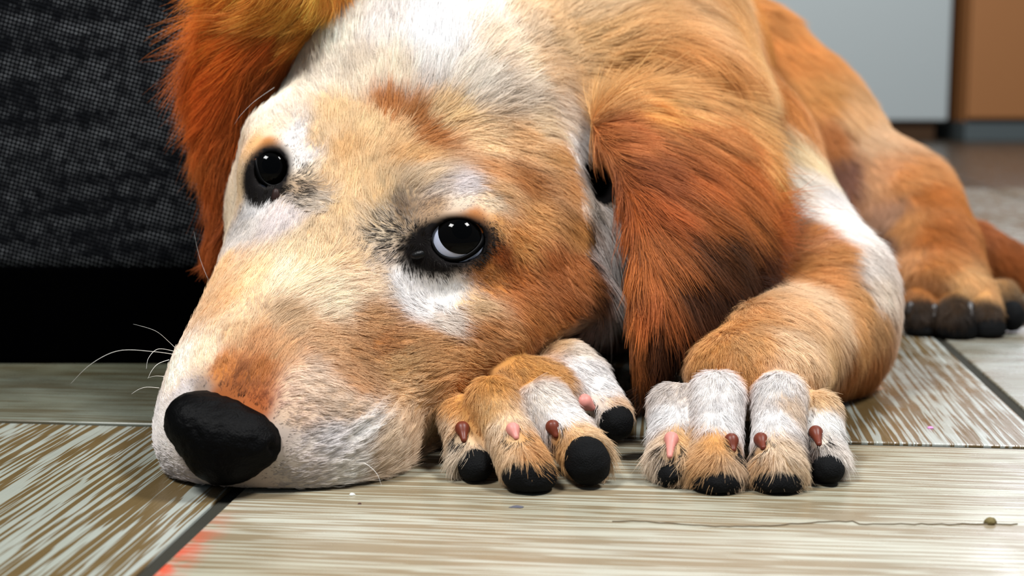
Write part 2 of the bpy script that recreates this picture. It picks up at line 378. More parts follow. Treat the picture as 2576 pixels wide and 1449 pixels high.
# --- eyes (camera frame)
EYE = {'r': (Cc(1152, 606, .5405), .0120), 'l': (Cc(686, 432, .566), .0112)}
head = [
    ell((1085, 330, 63.5), (6.6, 6.6, 6.8), 2),                     # cranium
    ell((1060, 130, 67), (6.0, 6.5, 7), 3),
    ell((1235, 625, 61.2), (4.5, 3.6, 5.2), 3, 20),                  # cheek, near side
    ell((1330, 600, 63), (3.6, 4.2, 5), 3),
    ell((800, 560, 62.2), (3.9, 4.6, 4.6), 3, -12),                  # cheek, far side
    cap((900, 560, 58.6), (690, 960, 52.2), 3.75, 2.6, 3),           # bridge of the muzzle
    cap((752, 690, 57.2), (640, 930, 53.0), 2.6, 2.5, 2.5),          # far side of the muzzle
    cap((1080, 800, 56.8), (830, 1060, 51.6), 2.9, 2.2, 2.5),          # side of the muzzle / upper lip
    ell((640, 1080, 51.0), (3.45, 2.35, 2.9), 2.5, -10),               # front of the muzzle
    ell((800, 1125, 51.6), (3.3, 1.75, 2.6), 2, -8),                # lip on the floor
    cap((760, 1130, 52.5), (1130, 960, 58), 2.0, 2.6, 2),            # lower jaw
    ell((1170, 800, 60), (3.8, 1.8, 4), 3, -24),
    cap((1430, 745, 57.4), (1215, 846, 54.2), 1.3, 1.3, 1.5),
    cap((1215, 846, 54.2), (1070, 940, 52.6), 1.3, 1.3, 1.5),
    ell((1160, 605, 57.6), (3.2, 2.3, 3.4), 2.2, 12),
    ell((1135, 505, 56.1), (2.1, 1.0, 1.7), 1.6, 12),                  # brow
    ell((735, 345, 58.6), (1.6, 1.1, 1.4), 2, -10),
]
for k_, (c, r) in EYE.items(): head.append(('e', c + np.array([0, 0, .0012]), np.eye(3), np.array([r * (1.25 if k_ == 'r' else 1.1), r * 1.08, r * 1.14]), .015))
neck = [
    cap((1450, 160, 74), (1620, 180, 84), 8.0, 6.8, 4),
    cap((1350, 420, 68), (1620, 480, 76), 5.5, 5.8, 4),
    cap((1640, 250, 80), (1800, 420, 75), 5.6, 4.2, 3),
    ell((1560, 100, 72), (5.6, 4.5, 6), 3),
    cap((1420, 670, 75), (1830, 680, 76), 4.6, 4.4, 3),                # chest on the floor
    ell((1650, 190, 69), (4.8, 2.1, 5.6), 3, 12),
    cap((1480, 150, 92), (1460, 170, 106), 9.5, 10, 6),              # trunk
]
armR = [   # image-right foreleg
    cap((1815, 420, 74), (2070, 720, 66.5), 4.1, 2.75, 3),
    ell((2080, 800, 65.0), (2.6, 3.2, 3.0), 2.5, 10),
    cap((2060, 850, 64.5), (1930, 900, 56.5), 2.7, 2.35, 2),
    ell((1900, 935, 54.2), (2.65, 1.75, 2.3), 1.2),
]
toesR = [  # knuckle -> tip
    ((1697, 1028, 52.2), (1690, 1160, 49.9), .98, .80),
    ((1804, 1000, 51.6), (1798, 1180, 49.1), 1.0, .92),
    ((1960, 1002, 51.6), (1957, 1180, 49.1), 1.0, .94),
    ((2055, 1045, 52.3), (2075, 1160, 50.2), .92, .76),
]
armL = [
    cap((1400, 560, 80), (1340, 860, 68), 3.2, 1.8, 2),
    cap((1340, 870, 67.0), (1375, 950, 57.0), 1.5, 1.2, 1.2),
    ell((1345, 975, 53.6), (2.35, 1.15, 1.6), 1.2, 18),
    ell((1440, 930, 55.5), (1.3, 1.05, 1.5), 1.0, 35),
]
toesL = [
    ((1160, 1050, 51.9), (1185, 1155, 50.3), .86, .68),
    ((1240, 1010, 51.3), (1318, 1170, 49.0), .95, .88),
    ((1370, 1020, 51.6), (1470, 1140, 49.6), 1.0, .86),
    ((1475, 960, 54.6), (1540, 1050, 53.0), 1.02, .76),
]
toeprims = []
for lst, out in ((toesR, toeprims), (toesL, armL)):
    for a, b, ra, rb in lst:             # knuckle, slimmer middle, padded tip
        a, b = np.array(a, float), np.array(b, float); m_ = a * .42 + b * .58; rm = (ra + rb) / 2 * .86; m_[2] += .1
        out += [cap(a, m_, ra, rm, .3), cap(m_, b, rm, rb * .97, .3)]
rear = [
    cap((1800, 330, 98), (2210, 560, 92), 8.7, 3.8, 4),               # thigh
    cap((1580, 250, 102), (1930, 400, 98), 9.4, 7.0, 4),
    cap((2240, 470, 92), (2330, 640, 87), 2.6, 2.6, 2.5),
    cap((2300, 500, 91), (2360, 700, 84.5), 2.2, 2.6, 2),
    ell((2380, 730, 82.5), (2.9, 1.7, 3.0), 1.6, 20),
    cap((2440, 640, 96), (2680, 760, 98), 2.2, 1.8, 1),               # other hind foot
]
toesH = [((2320, 740, 81.4), (2315, 800, 79.6), .95, .9), ((2400, 745, 80.8), (2405, 805, 78.6), .95, .95),
         ((2465, 740, 81.0), (2480, 800, 79.2), .92, .9), ((2520, 740, 82.0), (2545, 790, 80.6), .85, .8)]
for a, b, ra, rb in toesH: rear.append(cap(a, b, ra, rb, .3))
# lip folds on the near side
fold = [(-1, cap((880, 1075, 48.6), (985, 1000, 51.0), .12, .10, .25))]
PR = head + neck + armR + toeprims
for k_, (c, r) in EYE.items():       # room for the eyeballs
    view = -norm(c)
    PR.append(('-', ('e', c + view * r * .7, np.eye(3), np.array([r * (.86 if k_ == 'r' else .58), r * (.66 if k_ == 'r' else .68), r * 1.0]), .002)))
PR.append(('-', ell((1510, 432, 60.0), (.65, 1.15, 2.2), .5, -14)))
def body_fn(P):
    d = sdf(PR, P)                          # head, neck and one foreleg
    for grp, k in ((armL, .0012), (rear, .004)):   # the tucked foreleg and the hindquarters keep a crisp crease
        q = sdf(grp, P); h = np.maximum(k - np.abs(d - q), 0) / k; d = np.minimum(d, q) - h * h * k / 4
    px = 1288 + P[:, 0] / P[:, 2] * F_PX; py = 724.5 - P[:, 1] / P[:, 2] * F_PX      # folds of the upper lip
    u_, s_ = (px - 905) * -.72 + (py - 1095) * .70, (px - 905) * .70 + (py - 1095) * .72
    m_ = np.exp(-(u_ / 95) ** 2 - (s_ / 75) ** 2) * (P[:, 2] < .55)
    d = d - .0011 * m_ * np.sin(s_ * .165 + .8 * np.sin(u_ * .03))
    hgt = P[:, 1] * ct - P[:, 2] * st + CAM_H
    return np.maximum(d, .0012 - hgt)       # the body rests on the floor
V, Q = surface_nets(body_fn, (-.17, -.14, .44), (.40, .30, 1.24), .0016)
def skin_material(name, bump=0):
    m, nt, bsd, N = nodes(name); a_ = N('ShaderNodeAttribute'); a_.attribute_name = 'coat'
    nt.links.new(a_.outputs['Color'], bsd.inputs['Base Color']); bsd.inputs['Roughness'].default_value = .9; bsd.inputs['Specular IOR Level'].default_value = .08
    return m
skin = skin_material('coat_skin')
body = to_mesh('body', V, Q, skin, dog)

# ---------------------------------------------------------------- ears: thick drooping flaps
def poly_sd(poly, x, y):
    """signed distance to a closed polygon, positive inside"""
    p = np.array(poly, float); q = np.roll(p, -1, 0); P = np.stack([x, y], 1)
    d = np.full(len(P), 1e9); ins = np.zeros(len(P), bool)
    for a, b in zip(p, q):
        e = b - a; wv = P - a; t = np.clip((wv @ e) / (e @ e), 0, 1); d = np.minimum(d, np.linalg.norm(wv - t[:, None] * e, axis=1))
        c = ((a[1] > P[:, 1]) != (b[1] > P[:, 1])); xx = (b[0] - a[0]) * (P[:, 1] - a[1]) / (b[1] - a[1] + 1e-12) + a[0]
        ins ^= c & (P[:, 0] < xx)
    return np.where(ins, d, -d)
def smooth_poly(pts, it=2):
    p = np.array(pts, float)
    for _ in range(it):
        q = np.roll(p, -1, 0); p = np.stack([.75 * p + .25 * q, .25 * p + .75 * q], 1).reshape(-1, 2)
    return p
def ear_fn(outline, zpts, tmax, wround):
    zp = np.array(zpts, float); X = (zp[:, 0] - 1288) / 500; Y = (zp[:, 1] - 500) / 500
    Bs = lambda X, Y: np.stack([np.ones_like(X), X, Y, X * X, X * Y, Y * Y], 1)
    A = Bs(X, Y); coef = np.linalg.solve(A.T @ A + 1e-4 * np.eye(6), A.T @ (zp[:, 2] / 100))
    poly = smooth_poly(outline)
    def fn(P):
        px = 1288 + P[:, 0] / P[:, 2] * F_PX; py = 724.5 - P[:, 1] / P[:, 2] * F_PX
        z0 = Bs((px - 1288) / 500, (py - 500) / 500) @ coef
        sc = z0 / F_PX
        d = poly_sd(poly, px, py) * sc
        t = tmax * np.sqrt(np.clip(1 - (1 - np.clip(d / wround, 0, 1)) ** 2, 0, 1))
        dz = np.abs(P[:, 2] - z0)
        return np.where(d > 0, np.maximum(dz - t, -d) * .8, np.sqrt(d * d + dz * dz))
    return fn
EAR_R = [(1500, 250), (1600, 215), (1720, 210), (1850, 260), (1905, 380), (1925, 470), (1925, 540), (1900, 620), (1860, 690), (1800, 750), (1740, 820), (1690, 890), (1655, 950), (1625, 965), (1600, 920), (1590, 820), (1592, 700), (1592, 600), (1575, 500), (1545, 420), (1500, 360), (1480, 300)]
EZ_R = [(1500, 280, 59.6), (1560, 500, 57.0), (1580, 750, 55.0), (1630, 960, 54.5), (1700, 600, 56.2), (1800, 750, 57.5), (1920, 540, 61.5), (1850, 300, 65), (1650, 250, 63.0), (1700, 400, 58.2)]
EAR_L = [(800, -140), (880, -60), (850, 10), (790, 60), (745, 110), (712, 180), (680, 260), (640, 330), (625, 400), (612, 470), (590, 545), (560, 630), (535, 650), (520, 650), (524, 600), (536, 540), (530, 460), (514, 380), (496, 290), (486, 200), (504, 120), (536, 50), (560, -60), (600, -150)]
EZ_L = [(820, -60, 59.5), (700, 0, 59.0), (550, 50, 60.5), (480, 200, 62), (600, 200, 60.2), (690, 220, 61), (560, 420, 61.2), (600, 480, 62), (530, 640, 62.0), (530, 450, 62.5)]
def cbox(pxs, pys, zs):
    pts = np.array([Cc(x, y, z) for x in pxs for y in pys for z in zs]); return pts.min(0), pts.max(0)
lo, hi = cbox((1420, 2020), (150, 1040), (.52, .66)); Ve, Qe = surface_nets(ear_fn(EAR_R, EZ_R, .0085, .014), lo, hi, .0016, marg=3.0)
ear_r = to_mesh('ear', Ve, Qe, skin, dog)
lo, hi = cbox((400, 950), (-200, 740), (.56, .66)); Vl, Ql = surface_nets(ear_fn(EAR_L, EZ_L, .0085, .014), lo, hi, .0016, marg=3.0)
ear_l = to_mesh('ear', Vl, Ql, skin, dog)

# ---------------------------------------------------------------- coat landmarks: px py | r g b | fur flow dx dy | length cm
BODY_L = """
672 352 176 112 56 0 -1 .35
1190 536 176 112 60 .6 -.8 .35
1170 515 206 188 166 .8 -.4 .6
672 335 228 204 170 -.2 -.9 .6
600 960 140 80 42 .2 -1 .6
640 1020 166 92 50 .3 -1 .5
560 1000 150 85 45 -.3 -1 .45
500 985 150 130 115 -.5 -.9 .35
470 1000 215 205 200 -.6 -.6 .35
400 1080 228 218 208 -.7 -.4 .35
405 1160 222 212 204 -.8 0 .35
470 1215 190 172 158 -.9 .1 .3
450 930 238 218 194 -.5 -.9 .4
520 900 236 208 172 -.2 -1 .45
560 930 190 120 60 -.1 -1 .5
650 940 176 108 54 .3 -1 .7
690 900 200 150 100 .5 -.9 .8
600 850 218 175 125 .1 -1 .6
640 870 190 135 85 .3 -1 .8
600 800 228 192 148 0 -1 .5
700 820 205 165 120 .6 -.8 .9
560 760 218 170 118 -.1 -1 .5
545 690 226 180 128 -.1 -1 .5
700 700 236 210 174 .3 -1 .8
640 700 226 188 140 .1 -1 .6
600 600 214 202 188 -.2 -1 .5
640 520 232 226 220 -.2 -1 .5
600 470 222 190 150 -.2 -1 .5
580 560 222 196 160 -.2 -1 .5
700 560 214 200 190 .1 -1 .6
760 640 228 196 152 .2 -1 .7
820 600 226 190 142 .1 -1 .7
820 760 232 208 174 .8 -.6 .9
900 700 226 196 160 .8 -.5 .8
880 640 222 186 140 .5 -.9 .8
780 730 232 204 168 .6 -.8 .9
880 880 188 136 86 .9 -.1 .7
820 860 200 155 108 .9 -.2 .7
950 860 178 118 66 .9 -.1 .8
920 810 190 140 90 .9 -.2 .8
880 940 196 146 98 .9 .05 .7
760 960 226 198 168 .8 .1 .6
830 1000 222 192 160 .9 .1 .6
740 1050 218 188 160 .9 .1 .45
720 1100 205 188 176 .9 .1 .35
760 1130 230 216 204 .95 -.1 .5
820 1120 238 230 224 .9 -.2 .6
900 1080 240 234 226 .9 -.3 .6
860 1190 234 224 210 .95 -.1 .6
950 1190 205 178 146 .9 -.2 .7
760 1200 210 196 182 .9 0 .5
660 1215 190 172 158 .6 .1 .3
720 1180 196 182 168 .9 .1 .4
960 1120 216 186 150 .9 -.3 .8
880 1040 214 182 148 .9 -.1 .6
1020 1060 220 180 136 .9 -.35 .8
1010 990 216 172 122 .9 -.25 .8
990 920 204 155 100 .9 -.2 .8
1080 960 205 150 92 .9 -.3 .8
1100 900 202 146 88 .9 -.1 .8
1050 860 196 142 88 .95 0 .8
1060 760 220 214 208 .5 .7 .7
1130 740 226 222 216 .4 .8 .7
1110 800 214 196 176 .8 .4 .8
1010 700 204 198 192 .2 .9 .6
1180 770 205 165 118 .9 .4 .8
970 640 180 160 140 -.6 .5 .7
960 590 196 176 150 -.8 -.1 .7
980 545 196 172 142 -.6 -.6 .7
1010 530 130 105 80 -.6 -.8 .6
930 560 218 188 148 -.5 -.7 .7
1200 820 190 126 68 .9 .3 .8
1290 700 188 112 54 .9 .4 .9
1260 650 150 80 38 .9 .35 .8
1240 690 196 130 70 .8 .4 .8
1380 650 160 90 42 .85 .5 1
1320 780 178 110 54 .95 .3 .9
1400 760 160 92 44 .95 .35 1
1250 860 202 142 84 .9 .2 .8
1170 900 206 146 84 .9 0 .8
1380 830 190 126 66 .9 .25 .9
1470 830 180 110 54 .9 .3 1.2
1520 810 225 212 196 .7 .5 1.6
1300 600 206 145 80 .9 .15 .9
1330 540 214 158 96 .9 .1 .9
1440 560 190 128 66 .75 .65 1.1
1440 660 168 98 46 .75 .6 1.1
1420 460 200 142 84 .8 .4 1.1
1290 440 168 106 52 .95 0 1
1230 420 196 140 86 .95 -.1 1
1380 380 204 150 90 .9 .05 1.1
1300 350 218 172 118 .95 -.1 1.1
1200 350 228 190 142 .9 -.3 1
1160 470 208 196 188 .8 -.4 .8
1100 480 186 168 150 .7 -.5 .7
1090 510 160 130 100 .6 -.4 .6
1230 510 222 196 162 .9 .15 .7
1260 560 206 150 92 .8 .4 .7
1240 470 206 158 106 .95 0 .9
1050 450 206 176 138 .6 -.8 .8
1020 400 216 166 106 .5 -.9 .9
900 450 226 186 132 0 -1 .9
960 510 222 184 132 0 -1 .8
870 540 226 188 136 .1 -1 .8
820 440 224 184 132 -.1 -1 .8
770 500 205 186 162 .7 .4 .6
760 470 170 145 118 .6 .5 .6
790 430 220 196 164 .4 -.8 .7
760 400 222 214 206 .2 -1 .7
740 345 228 222 216 0 -1 .7
700 330 232 212 186 -.3 -.8 .7
650 350 226 176 118 -.7 -.4 .6
680 290 236 220 196 -.4 -.9 .8
720 230 236 216 188 -.4 -.9 .9
850 300 222 184 132 -.1 -1 .9
800 350 222 186 138 -.1 -1 .8
860 400 216 170 112 0 -1 .9
980 290 190 120 60 .1 -1 1.3
1030 320 180 112 54 .5 -.9 1.3
1050 350 186 116 56 .6 -.8 1.2
1000 350 220 178 124 .3 -1 1.1
940 330 224 188 136 .1 -1 1
1100 300 228 188 134 .6 -.7 1.2
1000 220 236 214 184 .1 -1 1.2
900 220 236 214 184 -.1 -1 1.1
820 200 238 220 194 -.4 -.9 1
1100 120 242 238 234 .2 -1 1.3
1100 30 240 236 232 .2 -1 1.3
960 80 238 226 212 0 -1 1.2
860 90 236 220 196 -.3 -1 1
790 110 236 212 178 -.5 -.9 .9
1080 200 238 228 216 .3 -1 1.3
1180 220 236 220 198 .6 -.8 1.3
1240 130 232 206 174 .7 -.7 1.4
1200 40 236 224 206 .4 -.9 1.4
1320 60 226 192 150 .7 -.7 1.6
1400 120 218 176 124 .8 -.6 1.8
1300 240 232 210 182 .9 -.3 1.4
1360 180 224 186 140 .85 -.5 1.6
1400 270 230 206 178 .95 -.1 1.5
1340 310 226 196 156 .95 -.1 1.3
1440 330 232 220 208 .7 .6 1.0
1455 400 226 210 194 .1 1 .9
1465 480 222 200 176 .1 1 1.3
1460 240 222 178 122 .95 -.05 2.2
1480 285 216 168 112 .95 .15 2.2
1500 100 216 170 112 .85 -.5 2
1480 30 224 186 138 .7 -.6 2
1560 180 212 156 90 .95 -.2 2.2
1600 60 214 162 102 .9 -.3 2.3
1700 40 222 172 116 .8 .2 2.4
1660 140 212 150 84 .95 .2 2.3
1740 180 208 142 74 .8 .6 2.3
1820 60 212 156 92 .5 .85 2.5
1800 200 206 142 78 .6 .8 2.5
1870 120 216 166 108 .3 .95 2.5
1880 250 216 164 106 .3 .95 2.3
1930 300 214 158 98 .3 .95 2
1510 560 226 212 198 .25 .95 2.6
1540 650 205 165 120 .25 .95 2.4
1500 640 228 214 200 .25 .95 2.4
1530 740 176 118 64 .2 1 1.6
1990 360 226 196 150 .4 .9 1.6
1980 440 230 214 192 .4 .9 1.8
2050 480 232 222 212 .5 .85 1.6
2000 530 230 220 208 .6 .7 1.6
2040 560 230 220 208 .6 .7 1.4
1985 480 228 214 196 .5 .8 1.6
2100 580 230 220 208 .6 .8 1.3
2150 650 226 212 196 .6 .8 1
2200 720 226 205 180 .5 .9 .9
2000 600 196 130 70 .9 0 1.6
1960 590 150 120 95 .9 -.1 1.4
2080 640 204 140 76 .9 .2 1.4
2040 690 206 142 80 .8 .4 1.3
1990 690 200 138 76 .8 .5 1.3
2060 760 222 184 140 .6 .75 1.1
2140 740 206 150 90 .7 .6 1.1
2200 800 202 150 96 .6 .8 1.1
2150 830 200 144 86 .4 .9 1.2
2200 900 168 102 50 .3 .95 1.3
2140 920 160 96 46 .3 .95 1.2
2080 900 212 168 116 .1 1 .8
1980 780 214 168 118 .6 .6 1
1900 790 206 150 92 .4 .6 .8
1830 820 200 140 78 .2 .8 .7
1790 890 200 138 74 .1 .9 .6
1900 860 204 150 92 .3 .9 .6
1980 860 218 180 136 .5 .8 .7
2020 930 216 176 130 .3 .95 .6
1880 920 200 140 78 .2 .9 .6
1700 920 196 138 76 0 1 .6
1690 980 214 200 186 -.1 1 .5
1680 1040 222 218 214 -.1 1 .5
1660 1120 206 180 150 -.1 1 .9
1715 1100 196 152 100 .1 1 .5
1730 1150 190 152 110 -.2 1 1.1
1810 960 222 216 210 0 1 .5
1810 1050 224 220 216 0 1 .5
1800 1105 196 142 82 .1 1 .5
1780 1160 192 142 90 -.3 1 .85
1850 1170 196 160 122 .3 1 .9
1950 960 218 212 206 0 1 .5
1950 1040 224 220 216 .05 1 .5
1985 1020 198 170 140 .1 1 .5
1960 1130 212 184 150 .2 1 .6
1920 1160 190 145 98 -.4 1 .85
1995 1170 200 166 126 .4 1 .9
2055 1000 212 172 124 .15 1 .5
2070 1050 224 220 214 .1 1 .5
2085 1120 218 204 188 .1 1 .8
2040 1140 90 70 56 .2 1 .5
1300 900 186 130 68 .2 .6 .5
1400 865 200 160 112 .9 .3 .45
1450 870 214 196 174 .8 .6 .45
1350 930 188 132 66 .3 .8 .6
1240 960 190 132 68 .2 .9 .5
1400 930 194 138 76 .6 .8 .5
1460 930 224 218 212 .6 .8 .45
1510 970 226 222 218 .6 .8 .45
1560 1010 206 168 128 .5 .85 .5
1500 1020 214 198 182 .4 .9 .4
1370 1000 222 210 196 .5 .9 .5
1410 1040 226 220 214 .5 .9 .5
1460 1080 206 168 122 .6 .8 .6
1520 1150 196 160 118 .3 1 1.2
1420 1110 180 130 76 .2 1 .6
1230 1030 206 158 100 .2 1 .5
1260 1060 216 184 146 .1 1 .5
1270 1130 206 168 124 0 1 .5
1250 1180 186 126 68 0 1 1.1
1350 1150 190 134 78 .4 1 1.0
1350 1110 194 140 84 .3 .95 .6
1380 1160 184 134 84 .2 1 1.2
1150 1020 196 138 74 -.2 1 .5
1125 1060 206 172 134 -.3 1 .5
1140 1140 200 176 146 -.1 1 .9
1190 1040 200 144 82 0 1 .5
1900 60 200 130 60 .5 .85 2
1980 120 204 134 66 .6 .8 2
2040 220 208 146 78 .6 .8 2
1960 250 196 124 58 .4 .9 2
2120 280 216 168 114 .6 .8 2
2170 330 218 176 130 .5 .85 1.8
2080 330 190 118 60 .4 .9 1.6
2120 430 140 92 68 .4 .9 1.2
2200 420 204 150 100 .4 .9 1.6
2230 540 176 128 92 .4 .9 1.2
2235 600 120 84 66 .4 .9 1
2280 440 206 142 80 .5 .85 1.4
2340 480 186 112 48 .4 .9 1.2
2280 560 190 128 70 .3 .95 1.2
2350 580 180 106 46 .4 .9 1.2
2280 660 196 136 82 .2 1 1
2370 660 196 128 66 .4 .9 1
2430 690 212 160 100 .4 .9 .9
2330 720 170 108 56 .1 1 .9
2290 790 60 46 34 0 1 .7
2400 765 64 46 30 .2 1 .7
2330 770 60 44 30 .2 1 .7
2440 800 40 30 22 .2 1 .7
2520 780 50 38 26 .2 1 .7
2490 730 196 144 88 .5 .85 .7
2540 690 160 88 40 .7 .6 1
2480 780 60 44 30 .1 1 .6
"""
EARR_L = """
1500 270 218 160 100 .95 -.1 1.8
1530 330 184 108 58 .75 .4 1.3
1570 280 210 144 78 .9 .1 1.8
1650 250 212 156 98 .95 .05 2.2
1640 320 180 108 56 .9 .3 2
1720 300 188 122 68 .95 .25 2.4
1800 270 208 152 94 .9 .35 2.4
1860 330 204 140 78 .8 .55 2.4
1900 400 196 118 52 .75 .65 2.2
1780 370 178 98 44 .9 .4 2.3
1680 400 170 90 40 .9 .5 2.2
1580 420 150 78 38 .8 .6 1.8
1600 500 166 82 34 .7 .75 1.8
1700 500 164 90 42 .85 .6 2.3
1800 470 166 92 42 .85 .5 2.3
1900 490 176 92 38 .8 .55 2.2
1920 540 168 86 40 .7 .6 2
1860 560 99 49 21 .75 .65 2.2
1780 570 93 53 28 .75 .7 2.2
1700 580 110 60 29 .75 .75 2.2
1620 580 172 92 40 .6 .85 1.8
1600 660 178 96 40 .3 1 1.4
1600 760 172 92 40 .05 1 1.2
1605 860 150 80 36 0 1 1.2
1640 720 160 80 34 .35 .95 1.8
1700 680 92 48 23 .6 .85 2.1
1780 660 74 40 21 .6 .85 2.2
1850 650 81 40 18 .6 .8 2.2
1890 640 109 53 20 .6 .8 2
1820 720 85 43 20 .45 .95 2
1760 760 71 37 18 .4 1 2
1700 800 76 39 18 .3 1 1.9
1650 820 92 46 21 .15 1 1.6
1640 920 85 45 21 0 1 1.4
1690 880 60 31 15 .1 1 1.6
"""
EARL_L = """
520 0 190 92 32 -.8 .3 2.2
480 100 184 88 32 -.8 .5 2.2
470 200 180 88 34 -.8 .6 2.2
480 300 176 88 36 -.7 .8 2.2
560 50 196 98 34 -.7 .4 2.2
620 0 206 112 40 -.6 .3 2.2
700 0 216 130 52 -.5 .4 2
780 0 216 140 62 -.3 .6 1.6
640 80 198 96 32 -.6 .7 2
720 80 170 78 26 -.4 .8 1.6
560 150 186 86 30 -.7 .7 2.2
620 180 178 78 26 -.6 .8 2
690 170 120 56 22 -.3 .9 1.4
650 240 120 56 22 -.4 .9 1.5
560 250 178 84 32 -.6 .8 2.2
600 300 160 74 28 -.4 .9 1.8
520 330 178 92 40 -.6 .8 2
540 420 166 76 28 -.3 .95 1.8
600 400 140 66 28 -.2 1 1.4
520 480 170 82 32 -.3 .95 1.6
570 500 140 64 26 -.1 1 1.4
540 580 150 70 28 -.1 1 1.3
510 660 156 72 30 -.1 1 1.2
"""
def coat_table(txt, obj_v, obj_q):
    t = np.array([[float(a) for a in l.split()] for l in txt.strip().splitlines()])
    bvh = BVHTree.FromPolygons([tuple(p) for p in obj_v], [tuple(int(i) for i in q) for q in obj_q])
    keep, pos = [], []
    for k, row in enumerate(t):
        d = Cc(row[0], row[1], 1.0); d /= np.linalg.norm(d)
        h = bvh.ray_cast(Vector((0, 0, 0)), Vector(d))
        if h[0] is not None: keep.append(k); pos.append(h[0])
        else: print('landmark misses', row[:2])
    t = t[keep]
    return np.array(pos), lin(t[:, 2:5]), np.stack([t[:, 5], -t[:, 6], 0 * t[:, 5]], 1), t[:, 7] / 100
def interp(tab, P, sharp=4.0):
    pos, col, dr, ln = tab; oc, od, ol = [], [], []
    for q in np.array_split(P, max(1, len(P) // 20000)):
        d2 = ((q[:, None, :] - pos[None]) ** 2).sum(-1)
        w_ = 1.0 / (d2 + .003 ** 2) ** (sharp / 2 + .5); w_ /= w_.sum(1, keepdims=True)
        oc.append(w_ @ col); od.append(w_ @ dr); ol.append(w_ @ ln)
    return np.concatenate(oc), np.concatenate(od), np.concatenate(ol)
_f = rng.normal(0, 1, (3, 10, 3)); _p = rng.random((3, 10)) * 6.28
def vnoise(P, scale, ch=0):      # smooth noise made of sines, about -1..1
    s = np.zeros(len(P))
    for k in range(10): s += np.sin(P @ (_f[ch, k] / scale) + _p[ch, k])
    return s / 3.2
def vnormals(V, Q):
    n = np.cross(V[Q[:, 2]] - V[Q[:, 0]], V[Q[:, 3]] - V[Q[:, 1]]); N_ = np.zeros_like(V)
    for k in range(4): np.add.at(N_, Q[:, k], n)
    return N_ / (np.linalg.norm(N_, axis=1, keepdims=True) + 1e-12)

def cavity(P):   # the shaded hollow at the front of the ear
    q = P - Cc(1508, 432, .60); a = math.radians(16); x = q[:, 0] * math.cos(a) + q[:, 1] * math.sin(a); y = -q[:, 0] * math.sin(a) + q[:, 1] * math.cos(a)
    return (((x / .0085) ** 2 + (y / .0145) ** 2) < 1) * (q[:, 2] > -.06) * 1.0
# black skin round the eyes (lid rims), around nose
def dark_mask(P):
    m = np.zeros(len(P))
    for k_, wx, wy, ang, dx, dy in (('r', .0170, .0100, -12, -.0034, -.0018), ('l', .0090, .0124, 20, -.0006, -.0026)):
        c = EYE[k_][0]; a = math.radians(ang); q = P - c; x = q[:, 0] - dx; y = q[:, 1] - dy
        xr = x * math.cos(a) - y * math.sin(a); yr = x * math.sin(a) + y * math.cos(a)
        d = np.sqrt((xr / wx) ** 2 + (yr / wy) ** 2); m = np.maximum(m, np.clip((1.25 - d) / .3, 0, 1) * (q[:, 2] < .012))
    return m
def add_coat(o, V, tab):
    c, _, _ = interp(tab, V); c = c * (1 + .08 * vnoise(V, .004)[:, None]) * .8
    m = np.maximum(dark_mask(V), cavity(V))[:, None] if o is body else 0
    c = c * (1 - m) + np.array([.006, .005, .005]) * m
    at = o.data.attributes.new('coat', 'FLOAT_COLOR', 'POINT'); at.data.foreach_set('color', np.concatenate([np.clip(c, 0, 1), np.ones((len(V), 1))], 1).astype(np.float32).ravel())
tabB = coat_table(BODY_L, V, Q); tabR = coat_table(EARR_L, Ve, Qe); tabL = coat_table(EARL_L, Vl, Ql)
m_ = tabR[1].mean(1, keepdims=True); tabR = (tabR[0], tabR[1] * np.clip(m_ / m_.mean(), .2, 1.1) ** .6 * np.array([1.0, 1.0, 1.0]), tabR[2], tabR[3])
add_coat(body, V, tabB); add_coat(ear_r, Ve, tabR); add_coat(ear_l, Vl, tabL)

# ---------------------------------------------------------------- fur
def fur_material(name, rough=.5):
    m = bpy.data.materials.new(name); m.use_nodes = True; nt = m.node_tree; nt.nodes.clear(); L = nt.links.new
    N = lambda t, **k: mk(nt, t, k)
    out = N('ShaderNodeOutputMaterial'); at = N('ShaderNodeAttribute'); at.attribute_name = 'hair_color'
    d = N('ShaderNodeBsdfPrincipled'); d.inputs['Roughness'].default_value = rough; d.inputs['Specular IOR Level'].default_value = .25
    L(at.outputs['Color'], d.inputs['Base Color'])
    tr = N('ShaderNodeBsdfTranslucent'); L(at.outputs['Color'], tr.inputs[0])
    mx = N('ShaderNodeMixShader'); mx.inputs[0].default_value = .22; L(d.outputs[0], mx.inputs[1]); L(tr.outputs[0], mx.inputs[2])
    L(mx.outputs[0], out.inputs['Surface']); return m
fur_mat = fur_material('fur')
GAIN_BODY = (1.06, 1.22, 1.50); GAIN_EAR = (.96, 1.14, 1.3); GAIN_LEFT = (1.3, 1.6, 1.7)  # left ear's coat colour is brightened to offset the shade it hangs in
